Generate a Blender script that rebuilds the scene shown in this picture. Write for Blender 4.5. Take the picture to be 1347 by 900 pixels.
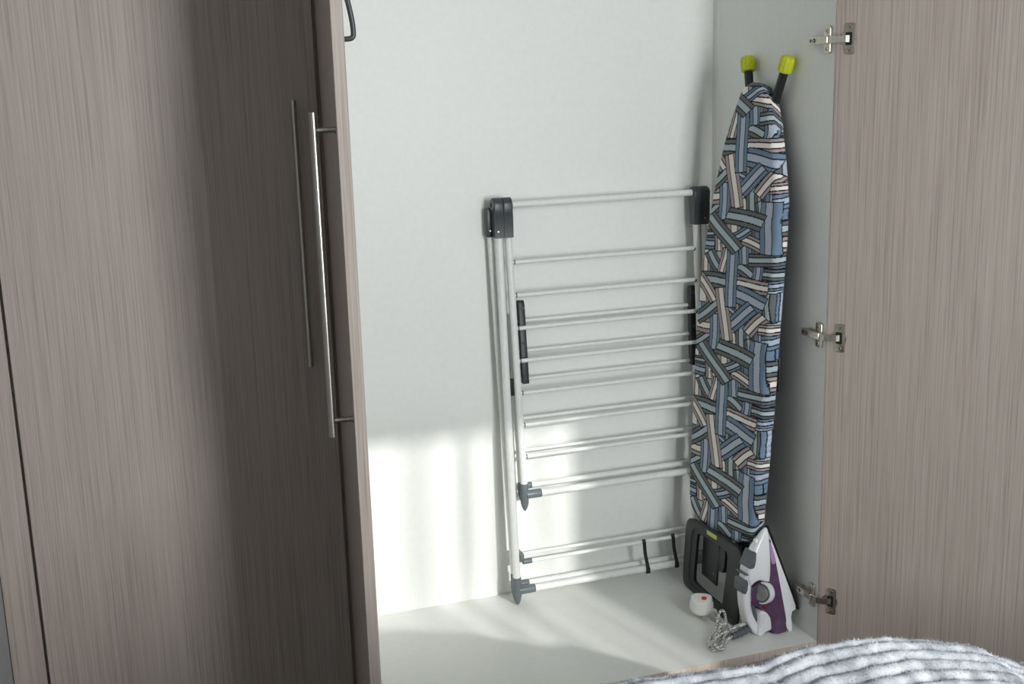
import bpy, bmesh, math, random
import numpy as np
from mathutils import Vector, Matrix

for o in list(bpy.data.objects):
    bpy.data.objects.remove(o, do_unlink=True)
SC = bpy.context.scene
COL = SC.collection

# ------------------------------------------------------------------ camera
FPX, YAW, PITCH, ROLL = 1500.0, 0.3222, 0.2134, -0.0289
CAM = Vector((-1.585, -2.9106, 1.403))
cd = bpy.data.cameras.new('camera')
cd.sensor_fit = 'HORIZONTAL'
cd.sensor_width = 36.0
cd.lens = FPX * 36.0 / 1347.0
cd.clip_start = 0.02
cam = bpy.data.objects.new('camera', cd)
COL.objects.link(cam)
fw = Vector((math.sin(YAW) * math.cos(PITCH), math.cos(YAW) * math.cos(PITCH), -math.sin(PITCH)))
rt = Vector((math.cos(YAW), -math.sin(YAW), 0))
up = rt.cross(fw)
r2 = rt * math.cos(ROLL) + up * math.sin(ROLL)
u2 = up * math.cos(ROLL) - rt * math.sin(ROLL)
m = Matrix((r2, u2, -fw)).transposed().to_4x4()
m.translation = CAM
cam.matrix_world = m
SC.camera = cam

# ------------------------------------------------------------------ light
w = bpy.data.worlds.new('world')
SC.world = w
w.use_nodes = True
w.node_tree.nodes['Background'].inputs[0].default_value = (0.80, 0.90, 1.0, 1)
w.node_tree.nodes['Background'].inputs[1].default_value = 1.0

SUN_AZ, SUN_EL = math.radians(14), math.radians(21.5)
sd = bpy.data.lights.new('sun', 'SUN')
sd.energy = 4.7
sd.angle = math.radians(0.9)
sd.color = (1.0, 0.985, 0.95)
sun = bpy.data.objects.new('sun', sd)
COL.objects.link(sun)
to_sun = Vector((math.sin(SUN_AZ) * math.cos(SUN_EL), -math.cos(SUN_AZ) * math.cos(SUN_EL), math.sin(SUN_EL)))
sun.rotation_euler = to_sun.to_track_quat('Z', 'Y').to_euler()

WX0, WX1, WZ0, WZ1, WY = -0.38, 0.70, 0.55, 2.35, -4.50      # the window behind the camera
ad = bpy.data.lights.new('window_daylight', 'AREA')
ad.shape = 'RECTANGLE'
ad.size = 0.74
ad.size_y = WZ1 - WZ0
ad.energy = 92.0
ad.color = (0.965, 0.985, 1.0)
al = bpy.data.objects.new('window_daylight', ad)
COL.objects.link(al)
al.location = (WX0 + 0.38, WY + 0.06, (WZ0 + WZ1) / 2)
al.rotation_euler = (math.radians(90), 0, 0)      # shines towards +Y

SC.view_settings.view_transform = 'Standard'
SC.view_settings.look = 'None'
SC.view_settings.gamma = 1.0
SC.view_settings.use_curve_mapping = False
SC.view_settings.exposure = -0.06


# ------------------------------------------------------------------ helpers
def lin(r, g, b):
    def f(c):
        c /= 255.0
        return c / 12.92 if c <= 0.04045 else ((c + 0.055) / 1.055) ** 2.4
    return (f(r), f(g), f(b), 1)


def mat(name, col, rough=0.5, metal=0.0, spec=None, coat=None):
    m = bpy.data.materials.new(name)
    m.use_nodes = True
    b = m.node_tree.nodes['Principled BSDF']
    b.inputs['Base Color'].default_value = col
    b.inputs['Roughness'].default_value = rough
    b.inputs['Metallic'].default_value = metal
    if spec is not None:
        b.inputs['Specular IOR Level'].default_value = spec
    if coat:
        b.inputs['Coat Weight'].default_value = coat
        b.inputs['Coat Roughness'].default_value = 0.08
    return m


def N(mt, typ, **kw):
    n = mt.node_tree.nodes.new(typ)
    for k, v in kw.items():
        setattr(n, k, v)
    return n


def L(mt, a, b):
    mt.node_tree.links.new(a, b)


def mottled(name, c1, c2, scale, rough=0.5, metal=0.0, bump=0.0, detail=4, stretch=(1, 1, 1), lo=0.35, hi=0.65):
    m = mat(name, c1, rough, metal)
    b = m.node_tree.nodes['Principled BSDF']
    tc = N(m, 'ShaderNodeTexCoord')
    mp = N(m, 'ShaderNodeMapping')
    mp.inputs['Scale'].default_value = stretch
    ns = N(m, 'ShaderNodeTexNoise')
    ns.inputs['Scale'].default_value = scale
    ns.inputs['Detail'].default_value = detail
    cr = N(m, 'ShaderNodeValToRGB')
    cr.color_ramp.elements[0].position = lo
    cr.color_ramp.elements[1].position = hi
    cr.color_ramp.elements[0].color = c1
    cr.color_ramp.elements[1].color = c2
    L(m, tc.outputs['Object'], mp.inputs['Vector'])
    L(m, mp.outputs['Vector'], ns.inputs['Vector'])
    L(m, ns.outputs['Fac'], cr.inputs['Fac'])
    L(m, cr.outputs['Color'], b.inputs['Base Color'])
    if bump:
        bp = N(m, 'ShaderNodeBump')
        bp.inputs['Strength'].default_value = bump
        bp.inputs['Distance'].default_value = 0.002
        L(m, ns.outputs['Fac'], bp.inputs['Height'])
        L(m, bp.outputs['Normal'], b.inputs['Normal'])
    return m


def wood(name, cd, cm, cl, rough=0.5):
    """grey-beige laminate with fine vertical grain"""
    m = mat(name, cm, rough)
    b = m.node_tree.nodes['Principled BSDF']
    tc = N(m, 'ShaderNodeTexCoord')
    outs = []
    for sc, zs, det in ((540.0, 0.010, 2), (240.0, 0.007, 2), (9.0, 0.08, 2)):
        mp = N(m, 'ShaderNodeMapping')
        mp.inputs['Scale'].default_value = (1, 1, zs)
        ns = N(m, 'ShaderNodeTexNoise')
        ns.inputs['Scale'].default_value = sc
        ns.inputs['Detail'].default_value = det
        L(m, tc.outputs['Object'], mp.inputs['Vector'])
        L(m, mp.outputs['Vector'], ns.inputs['Vector'])
        outs.append(ns.outputs['Fac'])

    def mth(op, a, bb):
        n = N(m, 'ShaderNodeMath', operation=op)
        for i, v in enumerate((a, bb)):
            if isinstance(v, float):
                n.inputs[i].default_value = v
            else:
                L(m, v, n.inputs[i])
        return n.outputs[0]
    s = mth('ADD', mth('MULTIPLY', outs[0], 0.50), mth('ADD', mth('MULTIPLY', outs[1], 0.38), mth('MULTIPLY', outs[2], 0.12)))
    cr = N(m, 'ShaderNodeValToRGB')
    e = cr.color_ramp.elements
    e[0].position = 0.33
    e[0].color = cd
    e[1].position = 0.66
    e[1].color = cl
    k = e.new(0.49)
    k.color = cm
    L(m, s, cr.inputs['Fac'])
    L(m, cr.outputs['Color'], b.inputs['Base Color'])
    bp = N(m, 'ShaderNodeBump')
    bp.inputs['Strength'].default_value = 0.15
    bp.inputs['Distance'].default_value = 0.001
    L(m, outs[0], bp.inputs['Height'])
    L(m, bp.outputs['Normal'], b.inputs['Normal'])
    return m


def obj(name, bm, mats, parent=None, smooth=40, loc=None):
    me = bpy.data.meshes.new(name)
    bmesh.ops.recalc_face_normals(bm, faces=bm.faces[:])
    bm.to_mesh(me)
    bm.free()
    for mm in (mats if isinstance(mats, (list, tuple)) else [mats]):
        me.materials.append(mm)
    if smooth:
        me.shade_smooth()
        me.set_sharp_from_angle(angle=math.radians(smooth))
    o = bpy.data.objects.new(name, me)
    COL.objects.link(o)
    if parent is not None:
        o.parent = parent
        # everything is modelled in world coordinates: undo the parents' offset
        p, off = parent, Vector((0, 0, 0))
        while p is not None:
            off += p.location
            p = p.parent
        o.location = -off
    return o


def thing(name, label, cat, loc, group=None):
    o = bpy.data.objects.new(name, None)
    COL.objects.link(o)
    o.empty_display_size = 0.05
    o.location = loc
    o['label'] = label
    o['category'] = cat
    if group:
        o['group'] = group
    return o


def pivot(name, parent):
    """an empty part that only carries sub-parts"""
    o = bpy.data.objects.new(name, None)
    COL.objects.link(o)
    o.empty_display_size = 0.02
    o.parent = parent
    o.location = -parent.location
    return o


def struct(o):
    o['kind'] = 'structure'
    return o


def box(bm, a, b, bev=0.0, mi=0, seg=2, M=None):
    g = bmesh.ops.create_cube(bm, size=1.0)
    vs = g['verts']
    for v in vs:
        v.co = Vector([(a[i] + b[i]) / 2 + v.co[i] * (b[i] - a[i]) for i in range(3)])
    fs = set()
    for v in vs:
        fs.update(v.link_faces)
    if bev > 0:
        es = set()
        for v in vs:
            es.update(v.link_edges)
        r = bmesh.ops.bevel(bm, geom=list(es), offset=bev, segments=seg, affect='EDGES', profile=0.5)
        vs = set(r['verts'])
        fs = set()
        for v in vs:
            fs.update(v.link_faces)
        vs = set()
        for f in fs:
            vs.update(f.verts)
    for f in fs:
        f.material_index = mi
    if M is not None:
        for v in vs:
            v.co = M @ v.co
    return list(vs)


def frame_at(t):
    t = t.normalized()
    a = Vector((0, 0, 1)) if abs(t.z) < 0.9 else Vector((1, 0, 0))
    u = t.cross(a).normalized()
    return u, t.cross(u).normalized()


def tube(bm, pts, r, seg=14, caps=True, mi=0, closed=False):
    pts = [Vector(p) for p in pts]
    n = len(pts)
    rings = []
    u = None
    for i, p in enumerate(pts):
        if closed:
            t = pts[(i + 1) % n] - pts[i - 1]
        else:
            t = pts[min(i + 1, n - 1)] - pts[max(i - 1, 0)]
        t.normalize()
        if u is None:
            u, v = frame_at(t)
        else:
            u = (u - t * u.dot(t)).normalized()
            v = t.cross(u)
        rr = r[i] if isinstance(r, (list, tuple)) else r
        rings.append([bm.verts.new(p + (u * math.cos(2 * math.pi * k / seg) + v * math.sin(2 * math.pi * k / seg)) * rr) for k in range(seg)])
    rng = range(n) if closed else range(n - 1)
    for i in rng:
        A, B = rings[i], rings[(i + 1) % n]
        for k in range(seg):
            f = bm.faces.new((A[k], A[(k + 1) % seg], B[(k + 1) % seg], B[k]))
            f.material_index = mi
    if caps and not closed:
        f = bm.faces.new(rings[0][::-1]); f.material_index = mi
        f = bm.faces.new(rings[-1]); f.material_index = mi


def ext(bm, poly, fn, d0, d1, bev=0.0, mi=0, seg=2):
    """extrude the 2-D outline poly; fn(u, v, d) gives the world point"""
    A = [bm.verts.new(fn(p[0], p[1], d0)) for p in poly]
    B = [bm.verts.new(fn(p[0], p[1], d1)) for p in poly]
    n = len(poly)
    fs = [bm.faces.new(A[::-1]), bm.faces.new(B)]
    for i in range(n):
        fs.append(bm.faces.new((A[i], A[(i + 1) % n], B[(i + 1) % n], B[i])))
    for f in fs:
        f.material_index = mi
    if bev:
        es = [e for e in set(fs[0].edges) | set(fs[1].edges)]
        bmesh.ops.bevel(bm, geom=es, offset=bev, segments=seg, affect='EDGES', profile=0.5)


def rrect(u0, u1, v0, v1, r, n=5):
    o = []
    for cx, cy, a0 in ((u1 - r, v1 - r, 0), (u0 + r, v1 - r, 90), (u0 + r, v0 + r, 180), (u1 - r, v0 + r, 270)):
        for i in range(n + 1):
            a = math.radians(a0 + 90 * i / n)
            o.append((cx + r * math.cos(a), cy + r * math.sin(a)))
    return o


def smooth_poly(pts, it=2):
    for _ in range(it):
        o = []
        n = len(pts)
        for i in range(n):
            a, b = pts[i], pts[(i + 1) % n]
            o.append((a[0] * .75 + b[0] * .25, a[1] * .75 + b[1] * .25))
            o.append((a[0] * .25 + b[0] * .75, a[1] * .25 + b[1] * .75))
        pts = o
    return pts


def spline(pts, n=8):
    pts = [Vector(p) for p in pts]
    P = [pts[0] * 2 - pts[1]] + pts + [pts[-1] * 2 - pts[-2]]
    out = []
    for i in range(1, len(P) - 2):
        for k in range(n):
            t = k / n
            a, b, c, d = P[i - 1], P[i], P[i + 1], P[i + 2]
            out.append(0.5 * (2 * b + (c - a) * t + (2 * a - 5 * b + 4 * c - d) * t * t + (3 * b - a - 3 * c + d) * t ** 3))
    out.append(pts[-1])
    return out


# ------------------------------------------------------------------ materials
M_white = mottled('white_melamine', lin(228, 230, 226), lin(231, 233, 229), 60, 0.42)
M_wood = wood('grey_beige_laminate', lin(151, 138, 130), lin(177, 165, 156), lin(191, 180, 172), 0.5)
M_woodedge = wood('laminate_edge', lin(182, 166, 154), lin(204, 190, 179), lin(218, 206, 196), 0.5)
M_steel = mottled('brushed_steel', lin(168, 162, 154), lin(190, 186, 180), 300, 0.28, 1.0, stretch=(1, 1, 0.03))
M_nickel = mottled('nickel_plate', lin(176, 172, 160), lin(205, 200, 188), 250, 0.33, 1.0)
M_dark = mat('dark_recess', lin(28, 26, 24), 0.7)
M_black = mottled('black_plastic', lin(27, 29, 30), lin(32, 34, 35), 300, 0.42)
M_blackp = mottled('black_painted_tube', lin(22, 23, 25), lin(27, 28, 30), 200, 0.4)
M_grey = mottled('grey_plastic', lin(96, 104, 108), lin(104, 112, 116), 200, 0.38)
M_charcoal = mottled('charcoal_plastic', lin(58, 63, 65), lin(66, 71, 73), 200, 0.36)
M_tube = mottled('white_painted_tube', lin(226, 229, 226), lin(232, 234, 231), 80, 0.3)
M_lime = mottled('lime_rubber', lin(180, 187, 24), lin(198, 205, 38), 150, 0.5)
M_limelab = mat('lime_sticker', lin(190, 205, 110), 0.45)
M_ironw = mat('white_gloss_plastic', lin(232, 233, 236), 0.2, coat=0.3)
M_purple = mottled('translucent_purple_tank', lin(82, 56, 84), lin(98, 70, 100), 18, 0.15)
M_lilac = mat('lilac_tank_window', lin(176, 140, 182), 0.15)
M_irong = mottled('slate_button', lin(84, 90, 96), lin(92, 98, 104), 150, 0.4)
M_dial = mottled('dial_face', lin(120, 124, 122), lin(140, 144, 140), 120, 0.35)
M_sole = mat('dark_soleplate', lin(34, 36, 42), 0.3, 0.4)
M_red = mat('red_fuse_cover', lin(206, 72, 40), 0.45)
M_redlamp = mat('dark_red_lamp', lin(112, 28, 34), 0.25)
M_plug = mat('plug_white', lin(234, 232, 228), 0.35)
M_brass = mat('brass_pin', lin(190, 170, 120), 0.3, 1.0)
M_cord = mottled('braided_cord', lin(112, 112, 112), lin(232, 232, 228), 260, 0.8, bump=0.5, detail=1, lo=0.42, hi=0.55)
M_wall = mottled('painted_wall', lin(168, 172, 174), lin(172, 176, 178), 40, 0.7)
M_ceil = mat('ceiling_paint', lin(196, 196, 194), 0.8)
M_floor = wood('floor_laminate', lin(82, 72, 64), lin(104, 92, 82), lin(120, 108, 97), 0.5)
M_mattress = mat('mattress_ticking', lin(225, 225, 222), 0.8)
M_frame = mat('window_frame_white', lin(235, 235, 235), 0.4)

# ------------------------------------------------------------------ the room
RX0, RX1, RY0, RY1, RZ0, RZ1 = -1.888, 1.35, WY, 0.03, -0.10, 2.46


def slab(name, a, b, mt):
    bm = bmesh.new()
    box(bm, a, b)
    return struct(obj(name, bm, mt, smooth=0))


slab('floor', (RX0 - .1, RY0 - .12, RZ0 - .05), (RX1 + .1, RY1 + .1, RZ0), M_floor)
slab('ceiling', (RX0 - .1, RY0 - .12, RZ1), (RX1 + .1, RY1 + .1, RZ1 + .05), M_ceil)
slab('wall_left', (RX0 - .1, RY0 - .12, RZ0), (RX0, RY1 + .1, RZ1), M_wall)
slab('wall_right', (RX1, RY0 - .12, RZ0), (RX1 + .1, RY1 + .1, RZ1), M_wall)
slab('wall_back', (RX0, RY1, RZ0), (RX1, RY1 + .1, RZ1), M_wall)
bm = bmesh.new()
for a, b in (((RX0, RY0 - .1, RZ0), (WX0, RY0, RZ1)), ((WX1, RY0 - .1, RZ0), (RX1, RY0, RZ1)),
             ((WX0, RY0 - .1, RZ0), (WX1, RY0, WZ0)), ((WX0, RY0 - .1, WZ1), (WX1, RY0, RZ1))):
    box(bm, a, b)
struct(obj('wall_window', bm, M_wall, smooth=0))
win = thing('window_1', 'tall white framed window in the wall facing the wardrobe', 'window', (WX0, RY0 - .07, WZ0))
struct(win)
for a, b in (((WX0, RY0 - .09, WZ0), (WX0 + .03, RY0 - .05, WZ1)), ((WX1 - .005, RY0 - .09, WZ0), (WX1, RY0 - .05, WZ1)),
             ((WX0, RY0 - .09, WZ0), (WX1, RY0 - .05, WZ0 + .03)), ((WX0, RY0 - .09, WZ1 - .004), (WX1, RY0 - .05, WZ1))):
    bm = bmesh.new()
    box(bm, a, b, 0.001)
    obj('window_frame', bm, M_frame, win)

# sheer curtain with denser folds
M_sheer = bpy.data.materials.new('sheer_voile')
M_sheer.use_nodes = True
nt = M_sheer.node_tree
nt.nodes.remove(nt.nodes['Principled BSDF'])
tr = N(M_sheer, 'ShaderNodeBsdfTransparent')
df = N(M_sheer, 'ShaderNodeBsdfTranslucent')
df.inputs['Color'].default_value = lin(240, 240, 236)
mx = N(M_sheer, 'ShaderNodeMixShader')
tc = N(M_sheer, 'ShaderNodeTexCoord')
mp = N(M_sheer, 'ShaderNodeMapping')
mp.inputs['Scale'].default_value = (1, 0, 0.03)
ns = N(M_sheer, 'ShaderNodeTexNoise')
ns.inputs['Scale'].default_value = 19.0
ns.inputs['Detail'].default_value = 1.5
mr = N(M_sheer, 'ShaderNodeMapRange')
mr.inputs['From Min'].default_value = 0.36
mr.inputs['From Max'].default_value = 0.62
mr.inputs['To Min'].default_value = 0.15
mr.inputs['To Max'].default_value = 0.76
L(M_sheer, tc.outputs['Object'], mp.inputs['Vector'])
L(M_sheer, mp.outputs['Vector'], ns.inputs['Vector'])
L(M_sheer, ns.outputs['Fac'], mr.inputs['Value'])
L(M_sheer, mr.outputs['Result'], mx.inputs['Fac'])
L(M_sheer, tr.outputs[0], mx.inputs[1])
L(M_sheer, df.outputs[0], mx.inputs[2])
L(M_sheer, mx.outputs[0], nt.nodes['Material Output'].inputs['Surface'])


def curtain(name, xs, zb, zt, y, amp, mt, label):
    bm = bmesh.new()
    top = [bm.verts.new((x, y + amp * math.sin(x * 70), zt(x))) for x in xs]
    bot = [bm.verts.new((x, y + amp * math.sin(x * 70 + .4), zb(x))) for x in xs]
    for i in range(len(xs) - 1):
        bm.faces.new((bot[i], bot[i + 1], top[i + 1], top[i]))
    o = obj(name, bm, mt, smooth=60)
    o['label'] = label
    o['category'] = 'curtain'
    return o


xs = [WX0 - .06 + i * (WX1 - WX0 + .12) / 160 for i in range(161)]
curtain('sheer_curtain', xs, lambda x: WZ0 - .2, lambda x: WZ1 + .03, WY + .025, .008, M_sheer, 'long white sheer voile curtain hanging across the window')

# ------------------------------------------------------------------ open wardrobe
D = 0.58
HT = 2.30
XL = -1.200
TH = 0.0188
wd = thing('wardrobe', 'open wardrobe with white interior holding the airer and ironing board', 'wardrobe', (-0.6, -0.29, -0.10))


def part(name, a, b, mt, parent, bev=0.0008, smooth=40):
    bm = bmesh.new()
    box(bm, a, b, bev)
    return obj(name, bm, mt, parent, smooth)


part('back_panel', (XL, 0.0, 0.0), (0.0, 0.012, HT), M_white, wd, 0)
sp = part('side_panel', (0.0, -D + .001, -0.10), (0.018, 0.012, HT), M_white, wd, 0)
part('panel_edge', (0.0, -D - .0002, -0.10), (0.018, -D + .001, HT), M_wood, wd, 0)
part('panel_edge', (XL - .004, -D - .0002, -0.10), (XL + .014, -D + .001, HT), M_wood, wd, 0)
part('side_panel', (XL - .004, -D + .001, -0.10), (XL + .014, 0.012, HT), M_white, wd, 0)
part('base_panel', (XL + .014, -D + .0015, -0.022), (0.0, 0.0, 0.0), M_white, wd, 0)
part('base_edge_trim', (XL + .014, -D - .0005, -0.022), (-0.002, -D + .0015, 0.0), M_woodedge, wd, 0.0004)
part('plinth', (XL + .014, -D + .04, -0.10), (0.0, -D + .058, -0.022), M_wood, wd, 0)
part('top_panel', (XL, -D, HT), (0.018, 0.012, HT + .018), M_white, wd, 0)
# cable groove line near the back of the right side panel
part('groove_strip', (-0.0012, -0.030, 0.0), (0.0, -0.024, HT), M_white, wd, 0)

# left leaf: swung open past a right angle, seen almost edge-on
H0 = Vector((-1.1966, -0.5825, 0))
dl = Vector((-0.0756, -0.5875, 0))
LEN = dl.length
dl.normalize()
nl = Vector((dl.y, -dl.x, 0))            # outer face, to the left
if nl.x > 0:
    nl = -nl


def leaf(name, h0, d, n_out, length, mt_face, mt_edge, parent):
    """door slab from its hinge corner h0 along d; n_out points out of the outer face"""
    bm = bmesh.new()
    poly = [(0, 0), (length, 0), (length, -TH), (0, -TH)]
    fn = lambda u, v, z: h0 + d * u + n_out * v + Vector((0, 0, z))
    A = [bm.verts.new(fn(u, v, -0.018)) for u, v in poly]
    B = [bm.verts.new(fn(u, v, HT + .01)) for u, v in poly]
    bm.faces.new(A[::-1]).material_index = 1
    bm.faces.new(B).material_index = 1
    for i in range(4):
        f = bm.faces.new((A[i], A[(i + 1) % 4], B[(i + 1) % 4], B[i]))
        f.material_index = 0 if i in (0, 2) else 1
    bmesh.ops.bevel(bm, geom=[e for e in bm.edges], offset=0.0006, segments=1, affect='EDGES')
    o = obj(name, bm, [mt_face, mt_edge], parent, smooth=0)
    return o


dleft = leaf('door', H0, dl, nl, LEN, M_wood, M_wood, wd)
dleft['label'] = 'wood laminate door leaf swung open towards the viewer'


def bar_handle(parent, p, n, z0, z1, off=0.034, r=0.0058, post=0.028):
    """long steel bar on two posts; p on the door face, n out of the face"""
    bm = bmesh.new()
    c = p + n * off
    tube(bm, [(c.x, c.y, z0), (c.x, c.y, z0 + .0008), (c.x, c.y, z1 - .0008), (c.x, c.y, z1)], [r * .85, r, r, r * .85], 20)
    obj('handle_bar', bm, M_steel, parent)
    for z in (z0 + post, z1 - post):
        bm = bmesh.new()
        a = p + Vector((0, 0, z))
        b = c + Vector((0, 0, z))
        tube(bm, [a, a + n * .002, a + n * .0021, b - n * (r * .6)], [.0055, .0055, .0042, .0042], 14)
        obj('handle_post', bm, M_steel, parent)


bar_handle(dleft, H0 + dl * (LEN - .043), nl, 0.866, 1.386)

# black arched pull on the inner face of the left leaf, close to its free edge
ni = -nl
pb = H0 + dl * (LEN - .030) + ni * TH
bm = bmesh.new()
prof = [(1.4925, -.001), (1.4930, .0105), (1.4965, .0150), (1.505, .0158), (1.520, .0145), (1.540, .0112), (1.560, .0070), (1.578, .0030), (1.588, -.001)]
pts = [pb + ni * h + Vector((0, 0, zz)) for zz, h in prof]
tube(bm, spline(pts, 3), 0.0042, 10)
obj('pull_handle', bm, M_charcoal, dleft)

# right leaf: open, inner face towards the viewer
ra = math.radians(34)
dr = Vector((math.sin(ra), -math.cos(ra), 0))
nr = Vector((math.cos(ra), math.sin(ra), 0))     # outer face, to the right
R0 = Vector((0.0005, -0.5815, 0)) + nr * TH
dright = leaf('door', R0, dr, nr, 0.597, M_wood, M_wood, wd)
dright['label'] = 'wood laminate door leaf opened with its inner face showing'

# ---- cup hinges
def face_pt(y_in, z, off=0.0):
    """point on the inner face of the right leaf, y_in metres from its hinge edge"""
    return R0 - nr * TH + dr * y_in - nr * off + Vector((0, 0, z))


def hinge(z):
    h = pivot('hinge', wd)
    # flange let onto the door face
    bm = bmesh.new()
    ext(bm, rrect(0.020, 0.046, -0.035, 0.035, 0.006, 4), lambda u, v, d: face_pt(u, z + v, d), -0.0005, 0.0016, 0.0005)
    obj('cup_flange', bm, M_nickel, h)
    bm = bmesh.new()
    ring = [(0.030 + 0.0195 * math.cos(a), 0.0195 * math.sin(a)) for a in [2 * math.pi * i / 28 for i in range(28)]]
    ext(bm, ring, lambda u, v, d: face_pt(u, z + v, d), -0.0004, 0.0011, 0.0003)
    obj('cup', bm, M_nickel, h)
    bm = bmesh.new()
    ext(bm, rrect(0.0230, 0.0390, -0.0145, 0.0145, 0.003, 3), lambda u, v, d: face_pt(u, z + v, d), 0.0010, 0.0021)
    obj('cup_recess', bm, M_dark, h)
    for s in (-1, 1):
        bm = bmesh.new()
        c = 0.0335
        ext(bm, [(c + .0042 * math.cos(a), s * .0260 + .0042 * math.sin(a)) for a in [2 * math.pi * i / 14 for i in range(14)]],
            lambda u, v, d: face_pt(u, z + v, d), 0.0012, 0.0026, 0.0006, 0)
        for q in (0, 1):
            a0, b0 = (.0026, .0005) if q else (.0005, .0026)
            ext(bm, [(c - a0, s * .0260 - b0), (c + a0, s * .0260 - b0), (c + a0, s * .0260 + b0), (c - a0, s * .0260 + b0)],
                lambda u, v, d: face_pt(u, z + v, d), 0.0024, 0.0028, 0, 1)
        obj('screw', bm, [M_nickel, M_dark], h)
    # bent link between cup and arm
    bm = bmesh.new()
    pth = [face_pt(0.0315, z, 0.001), face_pt(0.026, z, 0.007), Vector((-0.012, -0.590, z)), Vector((-0.0135, -0.570, z))]
    for i in range(3):
        a, b = pth[i], pth[i + 1]
        t = (b - a).normalized()
        nn = Vector((0, 0, 1)).cross(t).normalized()
        A = [bm.verts.new(a + nn * q[0] + Vector((0, 0, q[1]))) for q in ((-.002, -.0075), (.002, -.0075), (.002, .0075), (-.002, .0075))]
        B = [bm.verts.new(b + t * .001 + nn * q[0] + Vector((0, 0, q[1]))) for q in ((-.002, -.0075), (.002, -.0075), (.002, .0075), (-.002, .0075))]
        bm.faces.new(A[::-1]); bm.faces.new(B)
        for k in range(4):
            bm.faces.new((A[k], A[(k + 1) % 4], B[(k + 1) % 4], B[k]))
    obj('hinge_link', bm, M_nickel, h)
    # cross-shaped mounting plate on the side panel
    bm = bmesh.new()
    fx = lambda u, v, d: Vector((-d, u, z + v))
    ext(bm, rrect(-0.5685, -0.5440, -0.031, 0.031, 0.005, 4), fx, -0.0003, 0.007, 0.0012)
    ext(bm, rrect(-0.566, -0.512, -0.0105, 0.0105, 0.002, 3), fx, 0.0, 0.0062, 0.0008)
    obj('mounting_plate', bm, M_nickel, h)
    for s in (-1, 1):
        bm = bmesh.new()
        cy, cz = -0.557, s * .0205
        ext(bm, [(cy + .0052 * math.cos(a), cz + .0052 * math.sin(a)) for a in [2 * math.pi * i / 14 for i in range(14)]], fx, 0.0065, 0.0088, 0.0008)
        for a0, b0 in ((.0034, .0007), (.0007, .0034)):
            ext(bm, [(cy - a0, cz - b0), (cy + a0, cz - b0), (cy + a0, cz + b0), (cy - a0, cz + b0)], fx, 0.0086, 0.0090, 0, 1)
        obj('screw', bm, [M_nickel, M_dark], h)
    bm = bmesh.new()
    ext(bm, rrect(-0.572, -0.498, -0.0088, 0.0088, 0.002, 3), fx, 0.006, 0.0185, 0.0016)
    obj('hinge_arm', bm, M_nickel, h)
    for cy, rr in ((-0.522, .0052), (-0.506, .0040)):
        bm = bmesh.new()
        ext(bm, [(cy + rr * math.cos(a), rr * math.sin(a)) for a in [2 * math.pi * i / 14 for i in range(14)]], fx, 0.018, 0.0195, 0.0004)
        ext(bm, [(cy - rr * .7, -.0007), (cy + rr * .7, -.0007), (cy + rr * .7, .0007), (cy - rr * .7, .0007)], fx, 0.0194, 0.0197, 0, 1)
        ext(bm, [(cy - .0007, -rr * .7), (cy + .0007, -rr * .7), (cy + .0007, rr * .7), (cy - .0007, rr * .7)], fx, 0.0194, 0.0197, 0, 1)
        obj('adjusting_screw', bm, [M_dark, M_nickel], h)
    return h


for z in (1.507, 0.806, 0.121):
    hinge(z)

# ------------------------------------------------------------------ closed wardrobe beside it
wc = thing('wardrobe', 'closed wood laminate wardrobe door with a long steel bar handle', 'wardrobe', (-1.5, -0.3, -0.10))
part('carcass', (-1.886, -D + .001, -0.10), (XL - .0045, 0.02, HT + .018), M_wood, wc, 0)
bm = bmesh.new()
box(bm, (-1.8195, -0.600, -0.018), (-1.2062, -D, HT + .01), 0.0007)
dc = obj('door', bm, M_wood, wc, 0)
bm = bmesh.new()
box(bm, (-1.8865, -0.598, -0.10), (-1.8255, -D, HT + .01), 0.0007)
obj('filler_strip', bm, M_wood, wc, 0)
bar_handle(dc, Vector((-1.2585, -0.600, 0)), Vector((0, -1, 0)), 0.873, 1.405)

# ------------------------------------------------------------------ folded clothes airer
air = thing('clothes_airer', 'folded white metal clothes airer leaning against the wardrobe back panel', 'clothes airer', (-0.35, -0.07, 0.0))


def yf(z):
    return -0.0830 + 0.0339 * z


def yr(z):
    return -0.050 + 0.0300 * z


def xleg(z, s):
    x = -0.6455 - 0.0128 * z
    return x if s < 0 else x + 0.607


def xwing(z, s):
    x = -0.6055 - 0.0253 * z
    return x if s < 0 else x + 0.5556 + 0.002


ZT = 1.121
for s in (-1, 1):
    bm = bmesh.new()
    tube(bm, [(xleg(z, s), yf(z), z) for z in (0.07, 0.4, 0.8, 1.06)], 0.0108, 18)
    obj('leg', bm, M_tube, air)
    bm = bmesh.new()
    xr = lambda z: -0.641 - 0.0297 * z if s < 0 else -0.641 - 0.0297 * z + 0.622
    tube(bm, [(xr(z), yr(z), z) for z in (0.05, 0.4, 0.8, 1.05)], 0.0092, 16)
    obj('leg', bm, M_tube, air)
    bm = bmesh.new()
    tube(bm, [(xwing(z, s), yf(z), z) for z in (0.335, 0.6, 0.9, 1.06)], 0.0102, 18)
    obj('wing_post', bm, M_tube, air)
    bm = bmesh.new()
    tube(bm, [(xwing(z, s) - s * 0.002, yr(z), z) for z in (0.335, 0.6, 0.82)], 0.0085, 16)
    obj('wing_post', bm, M_tube, air)

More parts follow.
